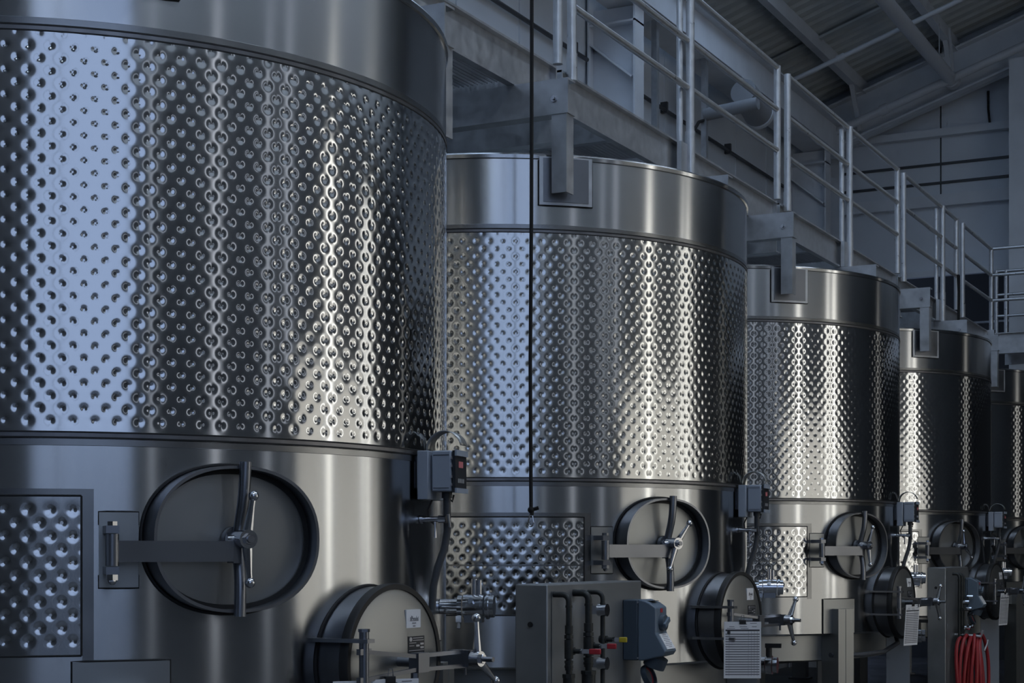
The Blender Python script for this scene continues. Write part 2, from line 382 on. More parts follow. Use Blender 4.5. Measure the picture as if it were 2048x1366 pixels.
opening_x('door_5', 8.1, 9.4, 0.02, 2.8, M['glassbay'])
opening_x('window_1', -2.1, -1.9, 1.0, 5.8, M['glassthin'])
opening_x('window_5', 0.35, 0.45, 1.0, 5.6, M['glassthin'])
opening_x('window_6', 1.35, 1.48, 3.0, 5.9, M['glassthin'])
opening_x('window_7', -5.1, -5.0, 1.0, 6.0, M['glassthin'])
opening_x('window_2', 3.80, 4.12, 0.8, 5.2, M['glassstrip'])
opening_x('window_3', 6.98, 7.18, 0.8, 5.2, M['glassstrip'])
opening_x('window_4', 7.6, 7.9, 0.8, 5.2, M['glassstrip'])
for k, (x0, x1) in enumerate(((-1.3,-0.25),(0.0,1.0),(4.9,6.0))):  # made-up glowing panels under the roof, out of view, to brighten the hall
    for j, y0 in enumerate((-9.5,-4.5,0.5,5.0,8.7) if k < 2 else (-9.5,-4.5,0.5,5.0)):
        q = MB(); q.hexa([(x0,y0,roof(x0)+0.20),(x1,y0,roof(x1)+0.20),(x1,y0+3.6,roof(x1)+0.20),(x0,y0+3.6,roof(x0)+0.20)], [(x0,y0,roof(x0)+0.22),(x1,y0,roof(x1)+0.22),(x1,y0+3.6,roof(x1)+0.22),(x0,y0+3.6,roof(x0)+0.22)])
        struct(q.build('window_%d' % (11+5*k+j), M['skylight'] if k < 2 else M['skylight2'], smooth=0))
opening_x('window_10', 15.9, 16.3, 1.0, 5.4, M['glassfar'])

# ================================================================== tanks
DA = 2*PI/138; DZ = 0.079
def dimple_field(az, z, da, dz, depth, sig, z_lo, z_hi, edge, core=0.0):
    h = np.zeros_like(az)
    for oa, oz in ((0,0),(0.5,0.5)):
        u = az/da-oa; v = (z-z_lo)/dz-oz
        du = (u-np.round(u))*da*RT; dv = (v-np.round(v))*dz
        zc = z_lo+(np.round(v)+oz)*dz
        w = np.clip(np.minimum(zc-z_lo, z_hi-zc)/edge, 0, 1)
        h -= depth*(0.25+0.75*w)*(zc > z_lo+0.01)*(zc < z_hi-0.01)*(np.exp(-(du*du+dv*dv)/(2*sig*sig))+core*np.exp(-(du*du+dv*dv)/(2*0.0042**2)))
    return h
def grid_mesh(name, X, Y, Z, material):
    nz, na = X.shape
    co = np.stack([X, Y, Z], -1).reshape(-1, 3).astype(np.float32)
    idx = np.arange(nz*na).reshape(nz, na)
    q = np.stack([idx[:-1,:-1], idx[:-1,1:], idx[1:,1:], idx[1:,:-1]], -1).reshape(-1, 4).astype(np.int32)
    me = bpy.data.meshes.new(name)
    me.vertices.add(len(co)); me.vertices.foreach_set('co', co.ravel())
    me.loops.add(q.size); me.loops.foreach_set('vertex_index', q.ravel())
    me.polygons.add(len(q)); me.polygons.foreach_set('loop_start', np.arange(0, q.size, 4, dtype=np.int32))
    me.update(calc_edges=True); me.validate(); me.shade_smooth()
    me.materials.append(material); return me
def jacket_mesh(ca, cz, a0, a1, z0, z1, rad, depth, sig, da, dz, material, full=True, core=0.0):
    az = np.linspace(R_(a0), R_(a1), int(round(R_(a1-a0)/da*ca))+1)
    if full: az = np.concatenate([az, np.linspace(R_(a1), R_(a0+360), 60)[1:]])
    nz = int(round((z1-z0)/dz*cz))+1
    zz = np.linspace(z0, z1, nz)
    A, Zm = np.meshgrid(az, zz)
    fade = np.ones_like(A)
    if full: fade = np.clip((R_(a1)-A)/R_(4), 0, 1)*np.clip((A-R_(a0))/R_(4), 0, 1)
    h = dimple_field(A, Zm, da, dz, depth, sig, z0, z1, 0.05, core)*fade
    # edges of the sheet turn in to the shell
    e = np.clip(np.minimum(Zm-z0, z1-Zm)/0.012, 0, 1)
    if not full:
        e = np.minimum(e, np.clip(np.minimum(A-A[0,0], A[0,-1]-A)*RT/0.012, 0, 1))
    rr = rad+h
    return grid_mesh('dimple_jacket', rr*np.cos(A), rr*np.sin(A), Zm, material)
LOD = [(22, 24), (15, 16), (9, 9), (7, 7), (6, 6)]
upper_shell = MB().lathe([(RT,ZU+0.008),(RT,ZR-0.025)], 160).mesh('upper_shell', M['shell'])
lower_shell = MB().lathe([(RT-0.01,ZB-0.012),(RT,ZB),(RT,ZL-0.008)], 160).mesh('lower_shell', M['shell'])
rim = MB().lathe([(RT,ZR-0.026),(RT+0.008,ZR-0.022),(RT+0.010,ZR-0.004),(RT+0.004,ZR+0.004),(RT-0.03,ZR+0.004),(RT-0.035,ZR-0.03)], 160).mesh('rim', M['shell'])
lid = MB().lathe([(RT-0.035,ZR-0.03),(0.35,ZR+0.10),(0.35,ZR+0.13),(0.0,ZR+0.14)], 96).mesh('lid_cone', M['door'])
def band(z, flip):
    s = -1 if flip else 1
    p = [(RT-0.004,z-0.024*s),(RT+0.0025,z-0.022*s),(RT+0.0025,z-0.004*s),(RT-0.006,z-0.002*s),(RT-0.006,z+0.001*s),(RT+0.003,z+0.003*s),(RT+0.003,z+0.013*s),(RT-0.006,z+0.015*s),(RT-0.006,z+0.018*s),(RT+0.001,z+0.019*s)]
    return p if not flip else p[::-1]
seam_u = MB().lathe([(RT+0.0035,ZU-0.006),(RT+0.0035,ZU+0.006)], 160).mesh('seam_band', M['seam'])
seam_l = MB().lathe([(RT+0.0035,ZL-0.006),(RT+0.0035,ZL+0.006)], 160).mesh('seam_band', M['seam'])
def groove(z): return MB().lathe([(RT+0.001,z-0.0035),(RT+0.004,z-0.002),(RT+0.004,z+0.002),(RT+0.001,z+0.0035)], 160).mesh('weld_line', M['groove'])
g_u = [groove(ZU+0.009), groove(ZU-0.008)]; g_l = [groove(ZL+0.009), groove(ZL-0.008)]
def tint(z0, z1): return MB().lathe([(RT+0.0008,z0),(RT+0.0016,z0+0.001),(RT+0.0016,z1-0.001),(RT+0.0008,z1)], 160).mesh('ground_strip', M['seam2'])
M['seam2'] = mat('ground weld strip', (0.26, 0.265, 0.27), 1, 0.26, var=0.1, scale=6)
t_u = tint(ZU+0.012, ZU+0.034); t_l = tint(ZL-0.034, ZL-0.012)
skirt = MB().lathe([(RT-0.01,ZB-0.012),(RT-0.10,ZB-0.02),(RT-0.10,ZB-0.20),(RT-0.16,ZB-0.21),(0.0,ZB-0.35)], 96).mesh('skirt', M['door'])
panel_mesh = {}
PZ0, PZ1 = EYE-0.33, EYE+0.17

def oval_pts(w, h, n=56):
    # a manway outline: horizontal oval
    out = []
    for i in range(n):
        t = 2*PI*i/n; c, s_ = math.cos(t), math.sin(t); e = 2/2.25
        out.append((w*math.copysign(abs(c)**e, c), h*math.copysign(abs(s_)**e, s_)))
    return out
def oval_ring(w, h, th, x0, x1, material, name, back=False, follow=False):
    n = 64; o = oval_pts(w, h, n); i_ = oval_pts(w-th, h-th, n); mb = MB(); vs = []
    for k in range(n):
        xo0 = math.sqrt(RT*RT-o[k][0]**2)-0.012 if follow else x0
        vs += [(xo0, o[k][0], o[k][1]), (x1, o[k][0], o[k][1]), (x1, i_[k][0], i_[k][1]), (x0, i_[k][0], i_[k][1])]
    fs = []
    for k in range(n):
        j = (k+1) % n
        for q in range(4 if not follow else 3): fs.append((k*4+q, j*4+q, j*4+(q+1)%4, k*4+(q+1)%4))
    mb.v = vs; mb.f = fs
    return mb.mesh(name, material, 40)
MZ = EYE+0.037
XRING = RT+0.074; XDOOR = RT+0.004
mw_ring = oval_ring(0.292, 0.240, 0.010, RT-0.06, XRING, M['flange'], 'manway', follow=True)
# bead on the weld between flange and shell
def oval_tube(w, h, r, x_of):
    return [(x_of(y), y, z) for y, z in oval_pts(w, h, 64)]
mw_bead = MB().tube(oval_tube(0.297, 0.245, 0, lambda y: math.sqrt(RT*RT-y*y)+0.001), 0.006, 6, closed=True).mesh('weld_bead', M['groove'])
# dished door
mb = MB(); rings = 10; n = 64; vs = [(XDOOR+0.012, 0, 0)]; fs = []
for k in range(1, rings+1):
    f = k/rings
    for y, z in oval_pts(0.286*f, 0.234*f, n): vs.append((XDOOR+0.012*(1-f*f), y, z))
for j in range(n): fs.append((0, 1+j, 1+(j+1)%n))
for k in range(rings-1):
    for j in range(n): fs.append((1+k*n+j, 1+(k+1)*n+j, 1+(k+1)*n+(j+1)%n, 1+k*n+(j+1)%n))
mb.v = vs; mb.f = fs; mw_door = mb.mesh('door', M['door'], 40)
mw_gasket = oval_ring(0.283, 0.231, 0.016, RT-0.02, RT+0.012, M['rubber'], 'gasket')
mw_hub = MB().cyl((XDOOR+0.02,-0.0,0), (XDOOR+0.042,0,0), 0.042, n=28).cyl((XDOOR+0.04,0,0), (RT+0.11,0,0), 0.024, n=20).cyl((RT+0.10,0,0), (RT+0.165,0,0), 0.012, n=12).mesh('spindle', M['flange'])
def bow(z):
    return XRING+0.012-0.035*math.exp(-(z/0.10)**2)
mw_bar = MB().tube([(bow(z), 0.006+0.012*math.sin(z*4), z) for z in np.linspace(-0.252, 0.252, 25)], 0.0195, 14).mesh('clamp_bar', M['flange'])
# hinge plate welded to the shell, with barrel; built at the manway's own azimuth
HP0, HP1 = R_(-16.4), R_(-11.7)
mw_hplate = MB().patch(RT-0.002, RT+0.006, HP0, HP1, -0.155, 0.085).mesh('hinge_plate', M['door'])
hb_a = R_(-15.2); hbx, hby = (RT+0.115)*math.cos(hb_a), (RT+0.115)*math.sin(hb_a)
mw_hbead = []
for za, zb in ((0.087,0.045),(-0.157,-0.115)):
    rr = RT+0.002
    pts = [(rr*math.cos(HP0), rr*math.sin(HP0), zb)]+[(rr*math.cos(a), rr*math.sin(a), za) for a in np.linspace(HP0, HP1, 6)]+[(rr*math.cos(HP1), rr*math.sin(HP1), zb)]
    mw_hbead.append(MB().tube(pts, 0.0035, 6).mesh('weld_bead', M['groove']))
mw_barrel = MB().cyl((hbx,hby,-0.085), (hbx,hby,0.015), 0.021, n=18).mesh('hinge_barrel', M['flange'])
mw_lugs = []
for z0 in (0.017, -0.112):
    mw_lugs.append(MB().box(-0.125, 0.018, -0.020, 0.020, z0, z0+0.024, Matrix.Translation((hbx,hby,0)) @ Matrix.Rotation(hb_a, 4, 'Z')).mesh('hinge_lug', M['flange'], 30))
mw_bolt = [MB().cyl((hbx,hby,0.041), (hbx,hby,0.054), 0.017, n=6).mesh('hinge_bolt', M['chrome'], 30), MB().cyl((hbx,hby,-0.112), (hbx,hby,-0.130), 0.019, n=6).sphere((hbx,hby,-0.132), 0.013, 10, 6).mesh('hinge_bolt', M['chrome'], 30)]
mw_arm = MB().hexa([(hbx-0.008,hby+0.005,-0.073),(hbx+0.010,hby+0.005,-0.073),(XRING+0.030,-0.03,-0.073),(XRING+0.012,-0.03,-0.073)],
                   [(hbx-0.008,hby+0.005,-0.006),(hbx+0.010,hby+0.005,-0.006),(XRING+0.030,-0.03,-0.006),(XRING+0.012,-0.03,-0.006)]).box(XRING-0.02, XRING+0.03, -0.034, -0.006, -0.078, -0.004).mesh('hinge_arm', M['flange'], 30)
def star_handle(angles, L, r0=0.016, r1=0.009, ball=0.0175, hub=0.031):
    mb = MB().cyl((-0.02,0,0), (0.018,0,0), hub, n=24).cyl((0.018,0,0), (0.030,0,0), hub*0.62, n=6)
    for a in angles:
        c, s_ = math.cos(R_(a)), math.sin(R_(a))
        mb.tube([(0, c*d, s_*d) for d in (hub*0.5, L*0.3, L*0.75, L-0.006)], [r0*1.1, r0, r1*1.1, r1], 10)
        mb.sphere((0, c*L, s_*L), ball, 12, 8)
    return mb.mesh('star_handle', M['chrome'])
# ---- lower round hatch (built at azimuth 0)
HZ = EYE-0.39; HR = 0.262; XH = RT+0.118
n = 64
def collar_mesh():
    vs = []
    for k in range(n):
        t = 2*PI*k/n; y = HR*math.cos(t); z = HR*math.sin(t)
        vs += [(math.sqrt(RT*RT-y*y)-0.015, y, z), (XH-0.03, y, z)]
    mb = MB(); mb.v = vs; mb.f = [(k*2, ((k+1)%n)*2, ((k+1)%n)*2+1, k*2+1) for k in range(n)]
    return mb.mesh('round_hatch', M['flange'])
h_collar = collar_mesh()
h_bead = MB().tube([(math.sqrt(RT*RT-(HR*math.cos(2*PI*k/n))**2)+0.001, (HR+0.004)*math.cos(2*PI*k/n), (HR+0.004)*math.sin(2*PI*k/n)) for k in range(n)], 0.006, 6, closed=True).mesh('weld_bead', M['groove'])
h_gasket = MB().lathe([(HR-0.006,-0.034),(HR+0.012,-0.032),(HR+0.014,-0.004),(HR+0.010,0.004),(HR-0.008,0.004),(HR-0.010,-0.004)], n, along_x(XH,0,0)).mesh('gasket', M['rubber'])
h_door = MB().lathe([(HR-0.006,-0.002),(HR-0.02,0.003),(HR-0.06,0.008),(0.14,0.015),(0.0,0.018)], n, along_x(XH,0,0)).mesh('door', M['door'])
XH1 = XH+0.018
hp_y, hp_x = -0.245, XH+0.055                            # hinge post
h_post = MB().cyl((hp_x,hp_y,-0.115), (hp_x,hp_y,0.115), 0.017, n=16).cyl((hp_x,hp_y,0.115), (hp_x,hp_y,0.125), 0.020, n=6).mesh('hinge_post', M['flange'])
h_brk = []
for z0 in (0.078, -0.092):
    h_brk.append(MB().hexa([(RT-0.04,hp_y-0.055,z0),(hp_x+0.03,hp_y-0.020,z0),(hp_x+0.03,hp_y+0.020,z0),(RT-0.04,hp_y+0.0,z0)], [(RT-0.04,hp_y-0.055,z0+0.013),(hp_x+0.03,hp_y-0.020,z0+0.013),(hp_x+0.03,hp_y+0.020,z0+0.013),(RT-0.04,hp_y+0.0,z0+0.013)]).mesh('hinge_bracket', M['flange'], 30))
XY = XH+0.115                                            # yoke plane at the centre of the hatch
h_yoke = MB()
for sg in (1, -1):
    h_yoke.bar((hp_x, hp_y-0.03, 0.048*sg), (hp_x, hp_y+0.03, 0.048*sg), 0.018, 0.02, (0,0,1))
    h_yoke.bar((hp_x, hp_y, 0.048*sg), (XY, -0.02, 0.022*sg), 0.016, 0.014, (0,0,1))
    h_yoke.bar((XY, 0.02, 0.024*sg), (XY+0.005, 0.255, 0.026*sg), 0.016, 0.014, (0,0,1))
h_yoke.box(XY-0.03, XY+0.012, -0.032, 0.032, -0.034, 0.034)
h_yoke.cyl((XH+0.01,0,0), (XY-0.02,0,0), 0.018, n=14)
h_yoke.cyl((XY-0.01,-0.025,-0.034), (XY-0.01,-0.025,-0.055), 0.014, n=6)
h_yoke = h_yoke.mesh('yoke', M['flange'], 30)
h_latch = MB().box(XY-0.06, XY+0.03, 0.245, 0.285, -0.03, 0.03).bar((XH-0.05,0.272,0.0), (XY-0.04,0.272,0.0), 0.02, 0.03).cyl((XY+0.0,0.268,-0.03), (XY+0.0,0.268,-0.06), 0.006, n=8).cyl((XY+0.02,0.265,0), (XY+0.125,0.265,0), 0.0095, n=12).mesh('swing_bolt', M['flange'], 30)
h_plate = MB().box(XH-0.002, XH+0.0185, 0.055, 0.150, 0.005, 0.085).mesh('nameplate', M['plate'], 0)
def hplate_print():
    mb = MB(); x = XH+0.019
    mb.cyl((x-0.001,0.068,0.074), (x+0.0006,0.068,0.074), 0.008, n=14)
    for z0, y0, y1 in ((0.077,0.080,0.142),(0.069,0.080,0.145),(0.060,0.060,0.1),(0.050,0.060,0.088),(0.033,0.058,0.147),(0.024,0.060,0.140),(0.016,0.060,0.13)):
        mb.box(x-0.001, x+0.0006, y0, y1, z0, z0+0.0022)
    for z0, y0 in ((0.047,0.100),(0.040,0.125),(0.053,0.125)): mb.box(x-0.001, x+0.0006, y0, y0+0.02, z0, z0+0.007)
    return mb.mesh('nameplate_print', M['silver'], 0)
h_print = hplate_print()
h_stick = MB().box(XH-0.002, XH+0.0165, 0.045, 0.130, 0.115, 0.180, Matrix.Rotation(R_(0), 4, 'X')).mesh('paper_sticker', M['paper'], 0)
mb = MB(); x = XH+0.017
for k, (y0, y1, z0, z1) in enumerate(((0.068,0.072,0.142,0.153),(0.074,0.078,0.142,0.158),(0.080,0.083,0.146,0.156),(0.085,0.090,0.142,0.150),(0.092,0.095,0.142,0.151),(0.097,0.101,0.142,0.150),(0.103,0.105,0.142,0.156),(0.107,0.111,0.142,0.150),(0.113,0.115,0.142,0.154),(0.066,0.117,0.1395,0.141),(0.080,0.102,0.130,0.134),(0.084,0.098,0.120,0.123))): mb.box(x-0.001, x+0.0005, y0, y1, z0, z1)
h_sprint = mb.mesh('sticker_print', M['inkg'], 0)
# legs
leg_plate = MB().patch(RT-0.002, RT+0.010, R_(-5.8), R_(5.8), ZB, EYE-0.355).mesh('leg_plate', M['door'])
def plate_bead(a0, a1, z0, z1, rad, top=True):
    pts = [(rad*math.cos(a0), rad*math.sin(a0), z0), (rad*math.cos(a0), rad*math.sin(a0), z1)]
    pts += [(rad*math.cos(a), rad*math.sin(a), z1) for a in np.linspace(a0, a1, 8)[1:]]
    pts += [(rad*math.cos(a1), rad*math.sin(a1), z0)]
    return MB().tube(pts, 0.0035, 6).mesh('weld_bead', M['groove'])
leg_bead = plate_bead(R_(-5.9), R_(5.9), ZB, EYE-0.352, RT+0.003)
br_bead = plate_bead(R_(-5.5), R_(5.5), ZR-0.03, EYE+1.782, RT+0.004)
leg_mesh = MB().prism([(-0.075,0.0),(0.075,0.0),(0.075,EYE-0.425),(-0.075,EYE-0.425)], RT-0.10, RT+0.075).box(RT+0.074, RT+0.078, -0.003, 0.003, 0.02, EYE-0.43).mesh('leg', M['door'], 30)
foot_mesh = MB().box(RT-0.14, RT+0.11, -0.11, 0.11, 0, 0.02).mesh('foot', M['flange'], 0)

ORD = ['nearest', 'second', 'third', 'fourth', 'farthest']
TANK_L = ['nearest big dimpled stainless tank filling the left of the view', 'second dimpled stainless tank, behind the hanging black rope', 'third dimpled stainless tank with two bright vertical streaks', 'fourth dimpled stainless tank, standing in the shade', 'farthest dimpled stainless tank, cut by the right picture edge']
MW_AZ = [-28.8, -27.0, -24.6, -28.3, -27.5]
MW_H = [(80, 275), (49, 252), (68, 280), (95, 315), (60, 250)]
H_H = [(92, -36), (50, -62), (52, -60), (60, -60), (60, -60)]
H_AZ = [-5.8, -6.0, -5.6, -5.8, -5.8]
PAN_AZ = [-47.4, -45.0, -41.9, -44.5, -44.5]
LEG_AZ = [-42.5, -33.0, -30.8, -33.0, -33.0]
BR_Y = [-1.06, 2.47, 6.17, 9.96, 13.57]      # near bracket of each tank
BR_X = [1.19, 1.052, 1.08, 1.185, 1.12]
tanks = []
for k in range(5):
    t = thing('wine_tank', TANK_L[k], 'tank', (0, k*SP, 0), group='stainless wine tanks in a row'); tanks.append(t)
    ca, cz = LOD[k]; jm = M['jacket'] if k != 1 else M['jacket2']
    put('dimple_jacket', jacket_mesh(ca, cz, -112, 62, ZL+0.004, ZU-0.004, RT+0.002, 0.0018, 0.0088, DA, DZ, jm, core=(0.6,0.5,0.2,0,0)[k]), t)['label'] = 'dimpled polished cooling jacket'
    put('upper_shell', upper_shell, t); put('lower_shell', lower_shell, t); put('rim', rim, t); put('lid_cone', lid, t); put('skirt', skirt, t)
    put('seam_band', seam_u, t); put('seam_band', seam_l, t); put('ground_strip', t_u, t); put('ground_strip', t_l, t)
    for g in g_u+g_l: put('weld_line', g, t)
    # lower dimpled panel
    a1 = PAN_AZ[k]
    pm = jacket_mesh(ca, cz, a1-62, a1, PZ0, PZ1, RT+0.0025, 0.0026, 0.0098, DA*1.0, 0.0835, jm, full=False, core=(0.4,0.4,0.2,0,0)[k])
    put('dimple_panel', pm, t)
    mb = MB()
    ring_r = RT+0.002
    for z in (PZ0-0.004, PZ1+0.004): mb.tube([(ring_r*math.cos(R_(a)), ring_r*math.sin(R_(a)), z) for a in np.linspace(a1-62, a1+0.15, 40)], 0.0035, 6)
    mb.cyl((ring_r*math.cos(R_(a1+0.15)), ring_r*math.sin(R_(a1+0.15)), PZ0-0.004), (ring_r*math.cos(R_(a1+0.15)), ring_r*math.sin(R_(a1+0.15)), PZ1+0.004), 0.0035, n=6)
    mb.build('weld_line', M['groove'], t)
    MB().patch(RT, RT+0.0015, R_(a1-62), R_(a1+1.6), PZ1+0.006, PZ1+0.026, 30).patch(RT, RT+0.0015, R_(a1+0.25), R_(a1+1.6), PZ0-0.02, PZ1+0.006, 3).build('ground_strip', M['seam2'], t)
    if k in (1, 2):
        MB().patch(RT, RT+0.0075, R_(a1-62), R_(a1-(0 if k == 1 else 7)), EYE-0.080, EYE-0.072, 30).build('mid_weld', M['seam2'], t)
    # bracket doubler plate
    bz = R_((-41.0, -48.7, -47.2, -41.4, -45.0)[k])
    pl = MB().patch(RT, RT+0.012, bz-R_(5.4), bz+R_(5.4), EYE+1.785, ZR-0.012).build('doubler_plate', M['galv'], t)
    MB().patch(RT+0.012, RT+0.017, bz-R_(4.6), bz+R_(4.6), EYE+1.80, ZR-0.02).build('backing_plate', M['flange'], pl)
    put('weld_bead', br_bead, pl, (0,0,0), (0,0,bz))
    bz2 = math.asin(1.2/RT)
    MB().patch(RT, RT+0.012, bz2-R_(5.4), bz2+R_(5.4), EYE+1.785, ZR-0.012).build('doubler_plate', M['galv'], t)
    # oval manway
    rz = R_(MW_AZ[k])
    m = put('manway', mw_ring, t, (0,0,MZ), (0,0,rz)); m['label'] = 'oval manway with clamp bar and chrome handle'
    put('weld_bead', mw_bead, m); put('door', mw_door, m); put('gasket', mw_gasket, m); put('spindle', mw_hub, m); put('clamp_bar', mw_bar, m)
    put('hinge_plate', mw_hplate, m); put('hinge_barrel', mw_barrel, m);
    for q in range(2): put('weld_bead', mw_hbead[q], m); put('hinge_lug', mw_lugs[q], m); put('hinge_bolt', mw_bolt[q], m)
    put('hinge_arm', mw_arm, m)
    put('star_handle', star_handle(MW_H[k], 0.142), m, (RT+0.128, 0.0, 0.0))
    mb = MB().cyl((RT+0.07,0,0), (RT+0.11,0,0), 0.030, n=20); mb.cyl((RT+0.085,0,0), (RT+0.085,-0.05,0), 0.018, 0.012, n=12); mb.build('swing_lug', M['chrome'], m)
    # round lower hatch
    h = put('round_hatch', h_collar, t, (0,0,HZ), (0,0,R_(H_AZ[k]))); h['label'] = 'round lower hatch with black gasket and swing arm'
    for nm, me in (('weld_bead',h_bead),('gasket',h_gasket),('door',h_door),('hinge_post',h_post),('hinge_bracket',h_brk[0]),('hinge_bracket',h_brk[1]),('yoke',h_yoke),('swing_bolt',h_latch)): put(nm, me, h)
    if k < 4:
        put('nameplate', h_plate, h); put('nameplate_print', h_print, h); put('paper_sticker', h_stick, h); put('sticker_print', h_sprint, h)
    put('star_handle', star_handle(H_H[k], 0.148, 0.015, 0.009, 0.017, 0.028), h, (XY+0.055, 0.265, 0))
    # legs
    for j in range(5):
        la = LEG_AZ[k]+72*j
        if j == 1: la = 13
        l = put('leg', leg_mesh, t, (0,0,0), (0,0,R_(la))); put('weld_bead', leg_bead, put('leg_plate', leg_plate, t, (0,0,0), (0,0,R_(la)))); put('foot', foot_mesh, l)

# ================================================================== things mounted on or around the tanks
def zrot(a): return Matrix.Rotation(R_(a), 4, 'Z')
CT_AZ = [9.5, 5.5, 4.5, 1.0]
WHERE = ['nearest tank', 'second tank', 'third tank', 'fourth tank']
ct_disp = MB().box(0.0, 0.012, -0.062, 0.062, -0.078, 0.078).mesh('display_panel', M['plate'], 0)
for k in range(4):
    rz = R_(CT_AZ[k]); z = EYE+0.295
    t = thing('temperature_controller', 'grey temperature controller box on the side of the '+WHERE[k], 'controller', (0, k*SP, 0), rz, group='temperature controllers on the tanks')
    X0 = RT
    MB().box(X0+0.012, X0+0.055, -0.085, 0.085, z-0.105, z+0.078).build('back_plate', M['box'], t, bevel=0.003)
    MB().box(X0+0.001, X0+0.02, -0.06, 0.06, z-0.06, z+0.06).build('mount', M['flange'], t)
    b = MB().box(X0+0.062, X0+0.140, -0.066, 0.066, z-0.075, z+0.078).build('box', M['box'], t, bevel=0.006)
    MB().box(X0+0.07, X0+0.132, -0.0675, -0.0655, z+0.060, z+0.0625).box(X0+0.07, X0+0.132, -0.0675, -0.0655, z-0.063, z-0.0605).build('lid_line', M['conduit'], b, smooth=0)
    MB().box(X0+0.05, X0+0.065, -0.05, 0.05, z-0.06, z+0.06).build('spacer', M['flange'], t)
    d = put('display_panel', ct_disp, t, (X0+0.144, 0, z))
    MB().box(0.012, 0.0135, -0.025, 0.020, 0.015, 0.038).build('red_display', M['led'], d, smooth=0)
    for q in range(4): MB().box(0.012, 0.0135, -0.034+0.018*q, -0.022+0.018*q, -0.042, -0.026).build('button', M['silver'], d, smooth=0)
    for za, zb in ((0.058,0.080),(-0.080,-0.062)): MB().box(0.011, 0.018, -0.066, 0.066, za, zb).build('end_cap', M['box'], d, smooth=0)
    mb = MB()
    for zz in (0.05, 0.02, -0.02, -0.05): mb.box(X0+0.1395, X0+0.1445, -0.0685, -0.060, z+zz-0.005, z+zz+0.005)
    mb.build('terminal', M['silver'], t, smooth=0)
    # arched hood
    mb = MB(); vs = []; fs = []; nn = 20
    for i in range(nn+1):
        a = PI*i/nn*0.92
        for w in (0.0, 0.055): vs.append((X0+0.075-0.072*math.cos(a), 0.03+w*1.4, z+0.085+0.075*math.sin(a)))
    for i in range(nn): fs.append((2*i, 2*i+2, 2*i+3, 2*i+1))
    mb.v = vs; mb.f = fs; ho = mb.build('arched_hood', M['door'], t); so = ho.modifiers.new('solid', 'SOLIDIFY'); so.thickness = 0.003
    # conduit down to the valve
    mb = MB().cyl((X0+0.10,0.0,z-0.075), (X0+0.10,0.0,z-0.098), 0.020, n=14)
    mb.build('gland', M['conduit'], t)
    MB().tube([(X0+0.10,0,z-0.09),(X0+0.10,0,z-0.16),(X0+0.098,0.01,z-0.22),(X0+0.085,0.01,z-0.29),(X0+0.062,0.0,z-0.36),(X0+0.045,0,z-0.43),(X0+0.04,0,z-0.52)], 0.0145, 12).build('flexible_conduit', M['conduit'], t)
    MB().tube([(X0+0.05,-0.02,z-0.10),(X0+0.03,-0.02,z-0.14),(X0+0.035,-0.02,z-0.18),(X0+0.06,-0.015,z-0.20)], 0.004, 8).build('sensor_cable', M['rubber'], t)
    MB().tube([(X0+0.09,0.02,z-0.09),(X0+0.115,0.02,z-0.11),(X0+0.12,0.02,z-0.085)], 0.004, 8).build('sensor_cable', M['rubber'], t)
    # thermowell / sample cock
    t2 = thing('sample_cock', 'small chrome sample cock under the controller of the '+WHERE[k], 'valve', (0, k*SP, 0), rz, group='sample cocks on the tanks')
    zc = EYE+0.118
    MB().cyl((X0+0.001,-0.02,zc), (X0+0.014,-0.02,zc), 0.016, n=14).cyl((X0+0.01,-0.02,zc), (X0+0.085,-0.02,zc), 0.0105, n=14).cyl((X0+0.075,-0.02,zc), (X0+0.105,-0.02,zc), 0.015, n=10).build('barrel', M['chrome'], t2)
    MB().cyl((X0+0.06,-0.02,zc-0.005), (X0+0.06,-0.02,zc-0.07), 0.005, n=8).build('spout', M['chrome'], t2)
    MB().cyl((X0+0.115,-0.03,zc+0.02), (X0+0.115,-0.01,zc-0.03), 0.006, n=8).build('lever', M['chrome'], t2)

V_AZ = [19.5, 22, 22, 20]
for k in range(4):
    t = thing('racking_valve', 'polished chrome valve with clamp beside the round hatch of the '+WHERE[k], 'valve', (0, k*SP, EYE-0.22), R_(V_AZ[k]), group='chrome valves beside the round hatches')
    X0 = RT
    MB().cyl((X0+0.001,0,0), (X0+0.085,0,0), 0.030, n=20).build('pipe_stub', M['chrome'], t)
    c = MB().cyl((X0+0.072,0,0), (X0+0.090,0,0), 0.045, n=24).build('clamp', M['chrome'], t)
    MB().cyl((X0+0.081,-0.03,-0.035), (X0+0.081,-0.045,-0.085), 0.008, n=8).box(X0+0.070, X0+0.092, -0.05, -0.03, -0.06, -0.035).build('wing_nut', M['chrome'], c)
    MB().cyl((X0+0.095,0,0), (X0+0.175,0,0), 0.048, n=28).cyl((X0+0.105,0,0), (X0+0.11,0,0), 0.0495, n=28).cyl((X0+0.160,0,0), (X0+0.165,0,0), 0.0495, n=28).build('body', M['chrome'], t)
    MB().box(X0+0.10, X0+0.17, -0.035, 0.035, -0.062, -0.03).build('body_foot', M['flange'], t, smooth=0)
    MB().cyl((X0+0.18,0,0), (X0+0.215,0,0), 0.043, n=24).cyl((X0+0.185,0,0), (X0+0.195,0,0), 0.050, n=24).build('cap', M['chrome'], t)
    MB().cyl((X0+0.135,0,0.04), (X0+0.135,0,0.108), 0.012, n=12).cyl((X0+0.155,0,0.04), (X0+0.155,0,0.104), 0.010, n=12).build('stem', M['chrome'], t)
    MB().cyl((X0+0.130,-0.045,0.02), (X0+0.130,-0.062,0.026), 0.011, n=8).build('bolt_head', M['chrome'], t)
